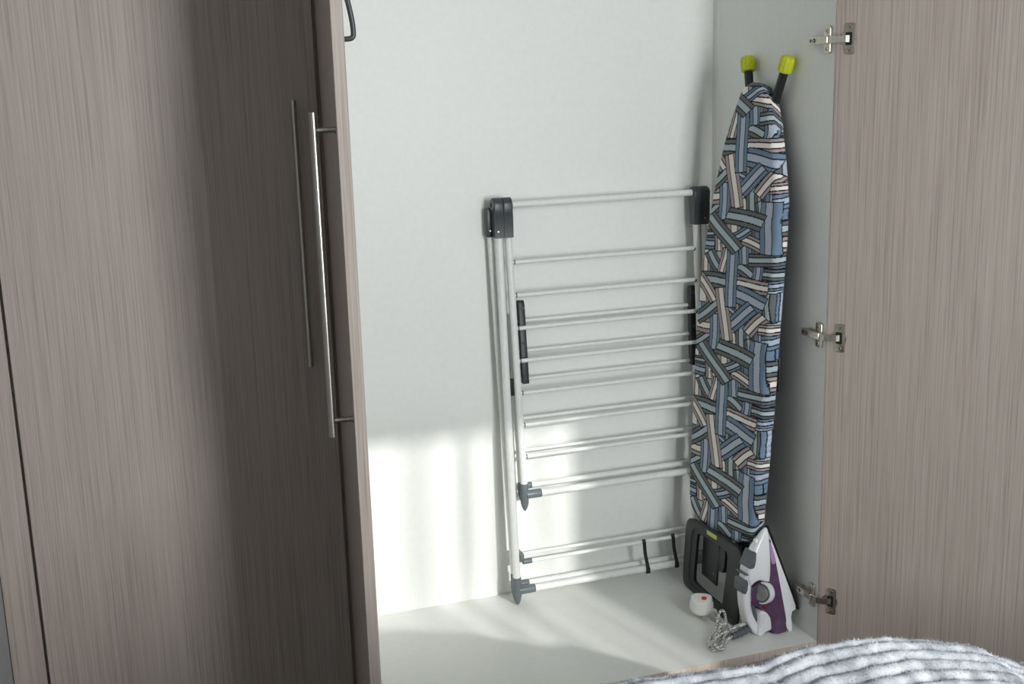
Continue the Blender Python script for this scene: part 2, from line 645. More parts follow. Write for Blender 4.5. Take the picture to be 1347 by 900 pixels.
# top bar and the thin rungs of the front wing
bm = bmesh.new()
tube(bm, [(xwing(ZT, -1) + .004, yf(ZT), ZT - .002), (xwing(ZT, 1) - .004, yf(ZT), ZT + .002)], 0.0088, 18)
obj('top_bar', bm, M_tube, air)
for i in range(7):
    z = 0.9667 - i * 0.08967
    bm = bmesh.new()
    tube(bm, [(xwing(z, -1) + .006, yf(z) - .003, z), (xwing(z, 1) - .006, yf(z) - .003, z + .0015)], 0.0057, 14)
    obj('rung', bm, M_tube, air)
    for s in (-1, 1):
        bm = bmesh.new()
        x = xwing(z, s) - s * .0098
        tube(bm, [(x, yf(z) - .003, z), (x - s * .003, yf(z) - .003, z)], 0.0062, 14)
        obj('rung_collar', bm, M_charcoal, air)
# rungs of the rear wing
for z in (0.800, 0.7165, 0.638, 0.5275, 0.435):
    bm = bmesh.new()
    tube(bm, [(xwing(z, -1) + .006, yr(z), z), (xwing(z, 1) - .006, yr(z), z + .0015)], 0.0050, 14)
    obj('rung', bm, M_tube, air)


def bullet(bm, x, y0, z0, z1, r, lean):
    """rounded downward-pointing socket from z0 (top) to z1 (tip)"""
    prof = ((0, 1.0), (.05, 1.06), (.45, 1.06), (.70, .98), (.85, .74), (.95, .40), (1.0, .12))
    tube(bm, [(x + lean * (z0 - z1) * t * .02, y0(z0 + (z1 - z0) * t), z0 + (z1 - z0) * t) for t, _ in prof], [r * k for _, k in prof], 18)


def stub(x0, x1, y, z, r):
    bm = bmesh.new()
    d = 1 if x1 > x0 else -1
    tube(bm, [(x0, y, z), (x1 - d * .002, y, z), (x1, y, z)], [r, r, r * .93], 18)
    return bm


for s in (-1, 1):
    # bottom of the wings
    bm = bmesh.new()
    bullet(bm, xwing(.335, s), yf, 0.351, 0.272, 0.0115, 0)
    f = obj('wing_socket', bm, M_grey, air)
    obj('socket_sleeve', stub(xwing(.32, s) - s * .004, xwing(.32, s) - s * .048, yf(.319) - .002, 0.319, 0.0122), M_grey, f)
    bm = bmesh.new()
    bullet(bm, xwing(.335, s) - s * .002, yr, 0.345, 0.290, 0.0095, 0)
    f = obj('wing_socket', bm, M_grey, air)
    obj('socket_sleeve', stub(xwing(.32, s) - s * .004, xwing(.32, s) - s * .032, yr(.333), 0.333, 0.0095), M_grey, f)
    # feet
    bm = bmesh.new()
    bullet(bm, xleg(.07, s), yf, 0.082, 0.0008, 0.0122, 0)
    f = obj('foot', bm, M_grey, air)
    obj('socket_sleeve', stub(xleg(.045, s) - s * .004, xleg(.045, s) - s * .052, yf(.044) - .001, 0.043, 0.0122), M_grey, f)
    bm = bmesh.new()
    bullet(bm, -0.642 if s < 0 else -0.022, yr, 0.082, 0.0008, 0.0105, 0)
    f = obj('foot', bm, M_grey, air)
    obj('socket_sleeve', stub(xleg(.05, s) - s * .004, xleg(.05, s) - s * .046, yr(.05), 0.046, 0.0105), M_grey, f)
    # small clips that hold the two thin lower rods
    x = xleg(.13, s)
    bm = bmesh.new()
    box(bm, (min(x - s * .010, x - s * .024), yf(.13) - .006, 0.126), (max(x - s * .010, x - s * .024), yr(.13) + .004, 0.150), .003)
    c = obj('rod_clip', bm, M_grey, air)
    obj('clip_socket', stub(x - s * .020, x - s * .046, yf(.127) - .002, 0.126, 0.0078), M_grey, c)
    # long black side bracket behind the front rungs
    bm = bmesh.new()
    xb = -0.5945 if s < 0 else -0.0780
    poly = [(-.011, 0.628), (.011, 0.628), (.0105, 0.846), (.004, 0.858), (-.006, 0.858), (-.011, 0.848)]
    ext(bm, poly, lambda u, v, d: Vector((xb + d - 0.0253 * (v - .74), yr(v) - .006 + u, v)), -0.0095, 0.0095, 0.002)
    b = obj('side_bracket', bm, M_black, air)
    for zz in (0.838, 0.742, 0.642):
        bm = bmesh.new()
        tube(bm, [(xb, yr(zz) - .0165, zz), (xb, yr(zz) - .0185, zz)], .0048, 12)
        obj('rivet', bm, M_charcoal, b)
    # latch between leg and wing
    bm = bmesh.new()
    xa, xb2 = xleg(.63, s), xwing(.63, s)
    box(bm, (min(xa, xb2) + .008, yf(.63) + .001, 0.602), (max(xa, xb2) - .008, yf(.63) + .012, 0.648), .002)
    obj('latch', bm, M_dark, air)

    # moulded hinge caps on top: one for the leg, one for the wing, one for the rear leg
    def cap(x0, x1, yy, dz, mt=M_charcoal):
        bm = bmesh.new()
        R = 0.0185
        cy, cz = yf(ZT) + yy, ZT + dz
        poly = [(cy + R * math.cos(math.radians(a)), cz + R * math.sin(math.radians(a))) for a in range(0, 181, 15)]
        poly += [(cy - R, cz - .022), (cy - .0150, cz - .030), (cy - .0165, 1.034), (cy + .0125, 1.034), (cy + .0140, cz - .03)]
        ext(bm, poly, lambda u, v, d: Vector((d - 0.018 * (v - ZT), u, v)), min(x0, x1), max(x0, x1), 0.0022)
        return obj('hinge_cap', bm, mt, air)
    xl, xw = xleg(ZT, s), xwing(ZT, s)
    c1 = cap(xl - .0125, xl + .0125, 0, 0)
    c2 = cap(xw - .0125, xw + .0125, 0, 0)
    bm = bmesh.new()
    xo = xl + s * .0125
    tube(bm, [(xo - s * .001, yf(ZT), ZT), (xo + s * .0025, yf(ZT), ZT), (xo + s * .003, yf(ZT), ZT)], [.0145, .0145, .0130], 22)
    tube(bm, [(xo + s * .002, yf(ZT), ZT), (xo + s * .0036, yf(ZT), ZT)], .0062, 16, mi=1)
    obj('pivot_boss', bm, [M_grey, M_dark], c1)
    bm = bmesh.new()
    xq = -0.674 if s < 0 else -0.0525
    box(bm, (xq - .011, yr(1.07) - .013, 1.034), (xq + .011, yr(1.07) + .009, 1.112), .004)
    c3 = obj('hinge_cap', bm, M_charcoal, air)
    for cc, xx, yy in ((c1, xl - .004, yf(1.05) - .0168), (c3, xq - .002, yr(1.05) - .0135)):
        bm = bmesh.new()
        tube(bm, [(xx, yy, 1.052), (xx, yy - .0015, 1.052)], .0024, 10)
        obj('rivet', bm, M_nickel, cc)

# thick cross bars and the thin rods near the floor
for x0, x1, y, z, r, nm in ((xwing(.32, -1) - 0 + .04, xwing(.32, 1) - .04, yf(.319) - .002, 0.319, 0.0098, 'cross_bar'),
                            (xwing(.33, -1) + .026, xwing(.33, 1) - .026, yr(.333), 0.333, 0.0078, 'cross_bar'),
                            (xleg(.04, -1) + .044, xleg(.04, 1) - .044, yf(.044) - .001, 0.043, 0.0100, 'cross_bar'),
                            (xleg(.04, -1) + .038, xleg(.04, 1) - .038, yr(.05), 0.046, 0.0085, 'cross_bar'),
                            (xleg(.13, -1) + .040, xleg(.13, 1) - .040, yf(.127) - .002, 0.126, 0.0054, 'lower_rod'),
                            (xleg(.13, -1) + .018, xleg(.13, 1) - .018, yr(.13), 0.134, 0.0050, 'lower_rod')):
    bm = bmesh.new()
    tube(bm, [(x0, y, z), (x1, y, z + .001)], r, 16)
    obj(nm, bm, M_tube, air)
# two black keeper straps
for x, dz in ((-0.2585, 0.0), (-0.1660, 0.003)):
    bm = bmesh.new()
    pth = spline([(x, yf(.13) - .006, .136 + dz), (x + .001, yf(.13) - .0095, .128 + dz), (x + .004, yf(.09) - .0095, .090 + dz), (x + .010, yf(.05) - .0135, .050 + dz), (x + .011, yf(.04) - .013, .040 + dz)], 5)
    ring = []
    for i, p in enumerate(pth):
        t = (pth[min(i + 1, len(pth) - 1)] - pth[max(i - 1, 0)]).normalized()
        a = Vector((1, 0, 0))
        a = (a - t * a.dot(t)).normalized()
        b = t.cross(a)
        ring.append([bm.verts.new(p + a * u + b * v) for u, v in ((-.0048, -.0016), (.0048, -.0016), (.0048, .0016), (-.0048, .0016))])
    for i in range(len(ring) - 1):
        for k in range(4):
            bm.faces.new((ring[i][k], ring[i][(k + 1) % 4], ring[i + 1][(k + 1) % 4], ring[i + 1][k]))
    bm.faces.new(ring[0][::-1]); bm.faces.new(ring[-1])
    st = obj('strap', bm, M_black, air)
    bm = bmesh.new()
    box(bm, (x + .0045, yf(.045) - .0145, .032 + dz), (x + .0175, yf(.045) - .0100, .049 + dz), .0015)
    obj('strap_clip', bm, M_black, st)

# ------------------------------------------------------------------ ironing board
ib = thing('ironing_board', 'upright ironing board with blue grey striped patchwork cover', 'ironing board', (-0.15, -0.29, 0.0))


def bx(z):
    return -0.137 + 0.058 * z


OUT_L = [(1.4177, -0.2888), (1.408, -0.2596), (1.3919, -0.2425), (1.3377, -0.2102), (1.2581, -0.1718), (1.1559, -0.1401), (1.0292, -0.1094), (0.9, -0.0887), (0.7244, -0.0797), (0.5031, -0.0868), (0.3208, -0.0925), (0.2566, -0.0975), (0.2242, -0.1131), (0.207, -0.1442), (0.1979, -0.1844), (0.1949, -0.2448)]
OUT_R = [(1.4177, -0.2888), (1.412, -0.3197), (1.4037, -0.3427), (1.3664, -0.3796), (1.3023, -0.4109), (1.2112, -0.4397), (1.1205, -0.4638), (1.0273, -0.4672), (0.8749, -0.4645), (0.7204, -0.4648), (0.5628, -0.4656), (0.439, -0.4602), (0.2937, -0.454), (0.2572, -0.442), (0.2303, -0.4165), (0.209, -0.3659), (0.1989, -0.3104), (0.1949, -0.2448)]


def interp(tab, z):
    zs = np.array([t[0] for t in tab][::-1])
    ys = np.array([t[1] for t in tab][::-1])
    return np.interp(z, zs, ys)


NR, NC = 1000, 310
tt = np.linspace(0, 1, NR)
# rows packed towards both ends so the rounded ends stay round
zz = 0.1949 + (1.4177 - 0.1949) * (0.5 - 0.5 * np.cos(math.pi * tt)) * 0.15 + (1.4177 - 0.1949) * tt * 0.85
yl_, yr_ = interp(OUT_L, zz), interp(OUT_R, zz)
k = np.ones(9) / 9
for arr in (yl_, yr_):
    pad = np.concatenate([np.full(4, arr[0]), arr, np.full(4, arr[-1])])
    sm = np.convolve(pad, k, 'valid')
    arr[12:-12] = sm[12:-12]
uu = np.linspace(0, 1, NC)
Yg = yl_[:, None] + (yr_ - yl_)[:, None] * uu[None, :]
Zg = np.repeat(zz[:, None], NC, 1)
# distance to the outline, for the rolled edge
out = np.concatenate([np.stack([yl_, zz], 1), np.stack([yr_, zz], 1)[::-1]])[::4]
P = np.stack([Yg.ravel(), Zg.ravel()], 1)
dist = np.full(len(P), 9.0)
for j in range(len(out)):
    a, b = out[j], out[(j + 1) % len(out)]
    ab = b - a
    ll = (ab * ab).sum()
    if ll < 1e-12:
        continue
    t = np.clip(((P - a) @ ab) / ll, 0, 1)
    dist = np.minimum(dist, np.hypot(*(P - a - t[:, None] * ab).T))
dist = dist.reshape(Yg.shape)
R_ = 0.014
q = np.clip(R_ - dist, 0, R_)
Xg = bx(Zg) + (R_ - np.sqrt(np.maximum(R_ * R_ - q * q, 0)))
# slack of the cloth along the right-hand hem
Xg += 0.0012 * np.sin(Zg * 95 + Yg * 20) * np.exp(-((Yg - yr_[:, None]) / 0.05) ** 2) * (dist > 0.002)

BANDS = [(-0.1494, 1.0424, -0.0273, -0.3788, 0.0909, -0.0076, 'P'), (-0.2261, 1.0498, -0.0278, -0.3697, 0.0866, -0.0072, 'G'), (-0.2948, 1.0567, -0.0372, -0.3597, 0.0735, -0.0066, 'P'), (-0.3713, 1.0639, -0.0329, -0.3516, 0.0744, -0.0064, 'G'), (-0.4422, 1.0705, -0.0289, -0.3441, 0.071, -0.0058, 'B'), (-0.5117, 1.0774, -0.0331, -0.3351, 0.0636, -0.0054, 'B'), (-0.395, 1.0767, -0.1329, 0.0089, -0.0015, -0.0382, 'G'), (-0.4003, 1.0358, -0.1328, 0.0107, -0.0015, -0.0383, 'P'), (-0.4057, 0.9948, -0.1327, 0.0125, -0.0015, -0.0384, 'B'), (-0.4111, 0.9537, -0.1326, 0.0143, -0.0015, -0.0385, 'G'), (-0.4166, 0.9125, -0.1325, 0.0161, -0.0015, -0.0387, 'B'), (-0.422, 0.8713, -0.1324, 0.0179, -0.0015, -0.0388, 'P'), (-0.4274, 0.8299, -0.1323, 0.0198, -0.0015, -0.0389, 'G'), (-0.4329, 0.7885, -0.1322, 0.0216, -0.0016, -0.039, 'B'), (-0.1508, 0.9742, 0.0044, -0.0615, 0.0521, -0.0036, 'P'), (-0.178, 1.0261, -0.0017, -0.0526, 0.0431, -0.0034, 'P'), (-0.2036, 1.0229, -0.0123, -0.0438, 0.044, -0.0062, 'P'), (-0.2318, 1.0044, -0.0094, -0.0367, 0.0376, -0.0053, 'P'), (-0.0711, 1.0047, -0.0928, 0.0049, 0.0034, -0.0329, 'B'), (-0.0611, 1.0231, -0.0959, 0.0071, -0.0002, -0.0218, 'G'), (-0.1334, 0.8283, 0.0044, -0.0306, 0.0717, -0.0068, 'B'), (-0.1636, 0.9791, -0.0672, -0.0468, 0.0505, -0.02, 'G'), (-0.19, 0.9199, -0.0216, 0.0675, -0.0433, 0.0009, 'P'), (-0.312, 0.9655, -0.0754, -0.0145, 0.034, -0.0351, 'G'), (-0.3483, 1.009, -0.0005, -0.0516, 0.0514, -0.0041, 'B'), (-0.4197, 0.9644, 0.0017, -0.0389, 0.0492, -0.004, 'B'), (-0.3133, 1.0351, -0.1083, -0.011, 0.0186, -0.0302, 'P'), (-0.2583, 1.0313, -0.071, 0.0274, -0.027, -0.0201, 'B'), (-0.3485, 0.9884, -0.167, 0.0148, -0.0005, -0.0328, 'G'), (-0.4219, 0.9572, -0.0859, 0.0036, 0.0052, -0.0282, 'G'), (-0.4414, 0.9299, -0.07, 0.003, 0.0052, -0.0255, 'B'), (-0.4694, 0.8994, -0.0031, -0.0733, 0.0428, -0.0055, 'G'), (-0.5006, 0.9043, -0.004, -0.0723, 0.0353, -0.0046, 'B'), (-0.2958, 0.9198, -0.1514, 0.0086, 0.0063, -0.0352, 'P'), (-0.3051, 0.8972, -0.1449, -0.0091, 0.0288, -0.0471, 'B'), (-0.2624, 0.8439, -0.0418, -0.0121, 0.0237, -0.018, 'B'), (-0.3097, 0.7751, -0.0135, -0.0331, 0.0396, -0.0102, 'P'), (-0.3619, 0.8084, -0.0021, -0.0712, 0.0552, -0.0083, 'G'), (-0.3876, 0.7726, -0.0257, -0.0491, 0.0389, -0.0115, 'G'), (-0.3358, 0.7907, -0.0796, 0.0544, -0.0463, -0.0172, 'P'), (-0.4191, 0.8146, -0.0828, 0.0074, 0.005, -0.0281, 'P'), (-0.2467, 0.797, -0.1092, 0.0648, -0.0502, -0.0221, 'B'), (-0.0549, 0.7089, -0.0972, 0.0476, -0.0364, -0.0202, 'G'), (-0.0832, 0.7781, -0.0833, 0.0119, 0.0002, -0.0426, 'P'), (-0.2193, 0.8067, -0.0003, -0.0958, 0.0545, -0.0077, 'B'), (-0.0613, 0.7823, -0.1215, 0.0687, -0.0479, -0.0196, 'G'), (-0.1044, 0.9082, -0.1429, 0.0127, 0.0032, -0.043, 'G'), (-0.1081, 0.9077, -0.0995, -0.057, 0.047, -0.0214, 'P'), (-0.2443, 0.8833, -0.0445, -0.1336, 0.0584, -0.0116, 'P'), (-0.4672, 1.1245, -0.0055, -0.1265, 0.0754, -0.004, 'B'), (-0.2883, 0.9864, -0.0113, -0.1456, 0.0572, -0.006, 'B'), (-0.2319, 0.7434, -0.1731, -0.0094, 0.0313, -0.0432, 'G'), (-0.1494, 0.7238, -0.1513, -0.0766, 0.054, -0.0289, 'G')]
STR = {'G': ((108, 113, 112), (180, 195, 202), (108, 113, 112)), 'P': ((174, 159, 158), (240, 236, 228), (174, 159, 158)), 'B': ((118, 140, 162), (184, 193, 210), (118, 140, 162))}
INK = np.array(lin(30, 34, 42)[:3])
LINC = {k: [np.array(lin(*c)[:3]) for c in v] for k, v in STR.items()}
PER = np.array([0.00934066, -0.35524065])


def pattern(Y, Z):
    col = np.tile(np.array(lin(205, 202, 195)[:3]), (Y.size, 1))
    y, z = Y.ravel(), Z.ravel()
    for oy, oz, ay, az, by, bz, t in BANDS:
        oy, oz, by, bz = oy - by * .04, oz - bz * .04, by * 1.08, bz * 1.08
        oy, oz, ay, az = oy - ay * .03, oz - az * .03, ay * 1.06, az * 1.06
        det = ay * bz - az * by
        la, lb = math.hypot(ay, az), math.hypot(by, bz)
        for kk in (-2, -1, 0, 1, 2):
            dy = y - (oy + PER[0] * kk)
            dz = z - (oz + PER[1] * kk)
            u = (dy * bz - dz * by) / det
            v = (ay * dz - az * dy) / det
            # hand-drawn wobble
            v = v + 0.05 * np.sin(u * 4.0 + oy * 60) * (u > 0) * (u < 1)
            ins = (u >= 0) & (u <= 1) & (v >= 0) & (v <= 1)
            if not ins.any():
                continue
            area = abs(det)
            hu, hv = area / lb, area / la          # true heights across u and v
            lw = 0.0017
            vi = v[ins]
            ui = u[ins]
            c = np.empty((vi.size, 3))
            e1, e2 = 0.30, 0.70
            c[vi < e1] = LINC[t][0]
            c[(vi >= e1) & (vi < e2)] = LINC[t][1]
            c[vi >= e2] = LINC[t][2]
            ink = np.zeros(vi.size, bool)
            for e in (0, e1, e2, 1):
                ink |= np.abs(vi - e) * hv < lw * (1.0 if 0 < e < 1 else 1.7)
            ink |= (np.minimum(ui, 1 - ui) * hu < lw * 1.7)
            c[ink] = INK
            col[ins] = c
    return col


cols = pattern(Yg, Zg)
# skirt: the cloth wraps round the edge and ends behind the board
def border(off_x, inset):
    cy, cz = -0.285, 0.8
    rows = []
    for side in (0, NC - 1):
        rows.append(np.stack([Xg[:, side] + off_x, Yg[:, side] + (inset if side == NC - 1 else -inset), Zg[:, side]], 1))
    return rows


verts = [np.stack([Xg.ravel(), Yg.ravel(), Zg.ravel()], 1)]
base = NR * NC
idx = np.arange(NR * NC).reshape(NR, NC)
faces = [np.stack([idx[:-1, :-1], idx[:-1, 1:], idx[1:, 1:], idx[1:, :-1]], -1).reshape(-1, 4)]
loop = np.concatenate([idx[:, 0], idx[::-1, NC - 1]])
prev = loop
cc = [cols]
rng = np.random.default_rng(4)
wob = 0.0015 * np.sin(np.arange(len(loop)) * 0.21) + 0.001 * np.sin(np.arange(len(loop)) * 0.53)
for off, ins in [(0.0015 * q_, 0.0) for q_ in range(1, 13)] + [(0.020, 0.001), (0.023, 0.004), (0.024, 0.022)]:
    lp = verts[0][loop].copy()
    lp[:, 0] += off
    ctr = np.array([0, -0.285, 0])
    d = np.stack([np.zeros(len(loop)), -0.285 - lp[:, 1], np.clip(0.8 - lp[:, 2], -1, 1) * (np.abs(lp[:, 2] - 0.8) > 0.5)], 1)
    d /= np.maximum(np.linalg.norm(d, axis=1, keepdims=True), 1e-6)
    lp += d * (ins + (wob[:, None] if ins == 0 else 0))
    verts.append(lp)
    new = base + np.arange(len(loop))
    nxt = np.roll(np.arange(len(loop)), -1)
    faces.append(np.stack([prev, prev[nxt], new[nxt], new], -1))
    base += len(loop)
    prev = new
    cc.append(pattern(lp[:, 1] - d[:, 1] * off, lp[:, 2] - d[:, 2] * off))
V = np.concatenate(verts)
F = np.concatenate(faces)
CC = np.concatenate(cc)
me = bpy.data.meshes.new('cover')
me.from_pydata(V.tolist(), [], F.tolist())
me.validate()
ca = me.color_attributes.new('print', 'FLOAT_COLOR', 'POINT')
buf = np.ones((len(me.vertices), 4), np.float32)
buf[:, :3] = CC[:len(me.vertices)]
ca.data.foreach_set('color', buf.ravel())
bm = bmesh.new()
bm.from_mesh(me)
bmesh.ops.recalc_face_normals(bm, faces=bm.faces[:])
bm.to_mesh(me)
bm.free()
me.shade_smooth()
M_cover = mat('printed_cotton', (0.5, 0.5, 0.5, 1), 0.85, spec=0.2)
at = N(M_cover, 'ShaderNodeAttribute', attribute_name='print')
L(M_cover, at.outputs['Color'], M_cover.node_tree.nodes['Principled BSDF'].inputs['Base Color'])
me.materials.append(M_cover)
o = bpy.data.objects.new('cover', me)
COL.objects.link(o)
o.parent = ib
o.location = -ib.location

# steel mesh deck behind the cover
def inset_outline(f):
    pts = [(y, z) for z, y in OUT_L] + [(y, z) for z, y in OUT_R[::-1][1:-1]]
    return [(-0.285 + (y + 0.285) * f, 0.81 + (z - 0.81) * (1 - (1 - f) * .35)) for y, z in pts]


bm = bmesh.new()
ext(bm, inset_outline(0.93), lambda u, v, d: Vector((bx(v) + d, u, v)), 0.016, 0.027, 0)
obj('deck', bm, M_blackp, ib)

# two folded legs whose capped ends stick up past the nose
for (x0, y0, z0), (x1, y1, z1) in (((-.0225, -.2290, 1.458), (-.060, -.372, 0.97)), ((-.0225, -.4085, 1.452), (-.052, -.190, 0.95))):
    a, b = Vector((x0, y0, z0)), Vector((x1, y1, z1))
    bm = bmesh.new()
    tube(bm, [a, b], 0.0112, 18)
    lg = obj('leg', bm, M_blackp, ib)
    t = (a - b).normalized()
    bm = bmesh.new()
    u, v = frame_at(t)
    rings = []
    for h, r in ((-.014, .0145), (-.012, .0175), (.006, .0185), (.018, .0180), (.024, .0155), (.027, .0095)):
        ring = []
        for kx in range(48):
            an = 2 * math.pi * kx / 48
            rr = r * (1 + (0.045 if (kx // 2) % 2 else -0.02))
            ring.append(bm.verts.new(a + t * h + (u * math.cos(an) + v * math.sin(an)) * rr))
        rings.append(ring)
    for i in range(len(rings) - 1):
        for kx in range(48):
            bm.faces.new((rings[i][kx], rings[i][(kx + 1) % 48], rings[i + 1][(kx + 1) % 48], rings[i + 1][kx]))
    bm.faces.new(rings[0][::-1]); bm.faces.new(rings[-1])
    obj('end_cap', bm, M_lime, lg, smooth=25)

# height lever peeping out beside the lower right edge
bm = bmesh.new()
tube(bm, spline([(-.052, -.400, .742), (-.052, -.446, .736), (-.052, -.4555, .722), (-.052, -.456, .68), (-.052, -.456, .645)], 6), 0.0045, 10)
tube(bm, [(-.052, -.456, .690), (-.052, -.456, .646), (-.052, -.456, .644)], [.0062, .0062, .004], 12)
obj('height_lever', bm, M_blackp, ib)

# iron rest: black moulded frame standing on the wardrobe base
def starsample(poly, c, n=72):
    res = []
    for i in range(n):
        a = 2 * math.pi * i / n
        d = (math.cos(a), math.sin(a))
        best = 0
        for j in range(len(poly)):
            p, q2 = poly[j], poly[(j + 1) % len(poly)]
            ex, ey = q2[0] - p[0], q2[1] - p[1]
            den = d[0] * ey - d[1] * ex
            if abs(den) < 1e-9:
                continue
            wx, wy = p[0] - c[0], p[1] - c[1]
            t = (wx * ey - wy * ex) / den
            s = (wx * d[1] - wy * d[0]) / den
            if t > 0 and -1e-6 <= s <= 1 + 1e-6:
                best = max(best, t)
        res.append((c[0] + d[0] * best, c[1] + d[1] * best))
    return res


def xrest(z):
    return -0.160 + 0.07 * z


ro = smooth_poly([(-0.1499, 0.0006), (-0.4249, 0.0006), (-0.4446, 0.0112), (-0.4403, 0.1888), (-0.4323, 0.2136), (-0.4092, 0.2208), (-0.162, 0.2098), (-0.1387, 0.2022), (-0.1277, 0.1793), (-0.1302, 0.0281), (-0.137, 0.0075)], 1)
ri = smooth_poly([(-0.2038, 0.0319), (-0.3565, 0.0281), (-0.3618, 0.0337), (-0.373, 0.1698), (-0.3623, 0.1907), (-0.206, 0.1822), (-0.1978, 0.1755), (-0.1944, 0.0422)], 1)
cen = (-0.2834, 0.1063)
so, si = starsample(ro, cen), starsample(ri, cen)
sm_ = [(a[0] * .42 + b[0] * .58, a[1] * .42 + b[1] * .58) for a, b in zip(so, si)]
bm = bmesh.new()
fr = lambda p, d: Vector((xrest(p[1]) + d, p[0], p[1]))
prof = [(so, .0115), (so, .003), ([(a[0] + (c[0] - a[0]) * .1, a[1] + (c[1] - a[1]) * .1) for a, c in zip(so, si)], 0.0), (sm_, 0.0), ([(a[0] * .9 + b[0] * .1, a[1] * .9 + b[1] * .1) for a, b in zip(sm_, si)], 0.003), (si, 0.003), (si, .0115)]
rings = [[bm.verts.new(fr(p, d)) for p in pl] for pl, d in prof]
for i in range(len(rings)):
    A, B = rings[i], rings[(i + 1) % len(rings)]
    for kx in range(72):
        bm.faces.new((A[kx], A[(kx + 1) % 72], B[(kx + 1) % 72], B[kx]))
rest = obj('iron_rest', bm, M_black, ib, smooth=35)
bm = bmesh.new()
ext(bm, [(-0.2583, 0.1989), (-0.3116, 0.2008), (-0.3112, 0.2122), (-0.2559, 0.2103)], lambda u, v, d: Vector((xrest(v) - d, u, v)), -0.0002, 0.0007)
obj('sticker', bm, M_limelab, rest, smooth=0)
# sloping back tray and the two brackets that carry the rest
bm = bmesh.new()
ext(bm, [(-0.2043, 0.0582), (-0.289, 0.0544), (-0.2897, 0.1746), (-0.1983, 0.1793)], lambda u, v, d: Vector((xrest(v) + .022 + d, u, v)), 0, .006, .0015)
tr_ = obj('rest_tray', bm, M_black, rest)
bm = bmesh.new()
tube(bm, [(xrest(.1) + .0205, -.270, .084), (xrest(.1) + .0225, -.270, .084)], .0024, 10)
obj('rest_screw', bm, M_nickel, rest)
for ya, yb, z0, z1, xo in ((-.300, -.335, .105, .185, .016), (-.245, -.265, .15, .26, .046), (-.330, -.350, .15, .26, .046)):
    bm = bmesh.new()
    ext(bm, smooth_poly([(ya, z0 + .012), (ya - .006, z0), (yb, z0 + .006), (yb, z1), (ya, z1)], 1), lambda u, v, d: Vector((xrest(v) + xo + d, u, v)), 0.0, .030, .002)
    obj('rest_bracket', bm, M_blackp, rest)
bm = bmesh.new()
tube(bm, [(-.100, -.385, .20), (-.100, -.385, .262)], .011, 14)
obj('rest_post', bm, M_blackp, rest)

# ------------------------------------------------------------------ steam iron
IO = Vector((-0.0455, -0.461, 0.0))
th = math.radians(6)
IA = Vector((-math.cos(th), -math.sin(th), 0))     # from soleplate to handle
IW = Vector((math.sin(th), -math.cos(th), 0))      # towards the room
iron = thing('steam_iron', 'white and purple steam iron standing on its heel beside the ironing board', 'iron', (-0.08, -0.465, 0.0))


def ip(a, z, wv):
    z = max(z - 0.08 * max(a, 0), 0.0008)
    return IO + IA * (0.87 * a - 0.010) + IW * wv + Vector((0, 0, z))


def Wd(z):
    return 0.048 * max(0.0, 1 - max(z, 0) / 0.292) ** 0.85 + 0.0012


def pillow(name, poly, wf, mt, parent, bev=0.006, steps=4, sm=2):
    """solid whose side outline is poly(a, z); half width wf(a, z); rounded rims"""
    poly = smooth_poly(poly, sm) if sm else poly
    n = len(poly)
    # inward normals
    area = sum(poly[i][0] * poly[(i + 1) % n][1] - poly[(i + 1) % n][0] * poly[i][1] for i in range(n))
    sgn = 1 if area > 0 else -1
    nrm = []
    for i in range(n):
        a, b = poly[i - 1], poly[(i + 1) % n]
        tx, ty = b[0] - a[0], b[1] - a[1]
        l_ = math.hypot(tx, ty) or 1
        nrm.append((-ty / l_ * sgn, tx / l_ * sgn))
    bm = bmesh.new()
    rings = []
    for side in (-1, 1):
        seq = []
        for st in range(steps + 1):
            an = math.pi / 2 * st / steps
            ins, dw = bev * (1 - math.sin(an)), bev * (1 - math.cos(an))
            seq.append((ins, dw))
        # st=0: inset rim at full width ; st=steps: outer edge a little lower
        if side == 1:
            seq = seq[::-1]
        for ins, dw in seq:
            ring = []
            for (pa, pz), (na, nz) in zip(poly, nrm):
                wv = max(wf(pa, pz), 0.0015)
                dd = min(dw, wv * .8)
                ring.append(bm.verts.new(ip(pa + na * ins * min(1, wv / .01), pz + nz * ins * min(1, wv / .01), side * (wv - dd))))
            rings.append(ring)
    for i in range(len(rings) - 1):
        A, B = rings[i], rings[i + 1]
        for kx in range(n):
            bm.faces.new((A[kx], A[(kx + 1) % n], B[(kx + 1) % n], B[kx]))
    f1 = bm.faces.new(rings[0][::-1])
    f2 = bm.faces.new(rings[-1])
    bmesh.ops.triangulate(bm, faces=[f1, f2])
    return obj(name, bm, mt, parent, smooth=50)


SH = 0.0035   # keeps the heel just on the shelf
# soleplate: thin dark plate along the flat side
sole = [(-.0268, .0550), (.0600, .2900), (.0535, .2935), (-.0325, .0560)]
pillow('soleplate', sole, lambda a, z: Wd(z) + .0030, M_sole, iron, bev=.001, steps=2, sm=0)
skirt = [(.0575, .2885), (.035, .2270), (.004, .1500), (-.0150, .0923), (-.0262, .0560), (-.0030, .0510), (-.0070, .0010), (.0120, .0010), (.030, .0614), (.040, .1344), (.046, .2172), (.052, .2600)]
pillow('body_shell', skirt, lambda a, z: Wd(z), M_ironw, iron, bev=.003, sm=1)
purple = [(.0530, .2640), (.0400, .2200), (.0275, .1335), (.0175, .0599), (.0075, .0010), (.040, .0010), (.0640, .0100), (.064, .030), (.070, .060), (.1000, .0850), (.126, .098), (.126, .135), (.095, .150), (.070, .160), (.0580, .2014), (.0560, .2409)]
tank = pillow('water_tank', purple, lambda a, z: min(Wd(z) - .0015 + .0030, .046) - max(0, a - .06) * .26, M_purple, iron, bev=.005, sm=1)
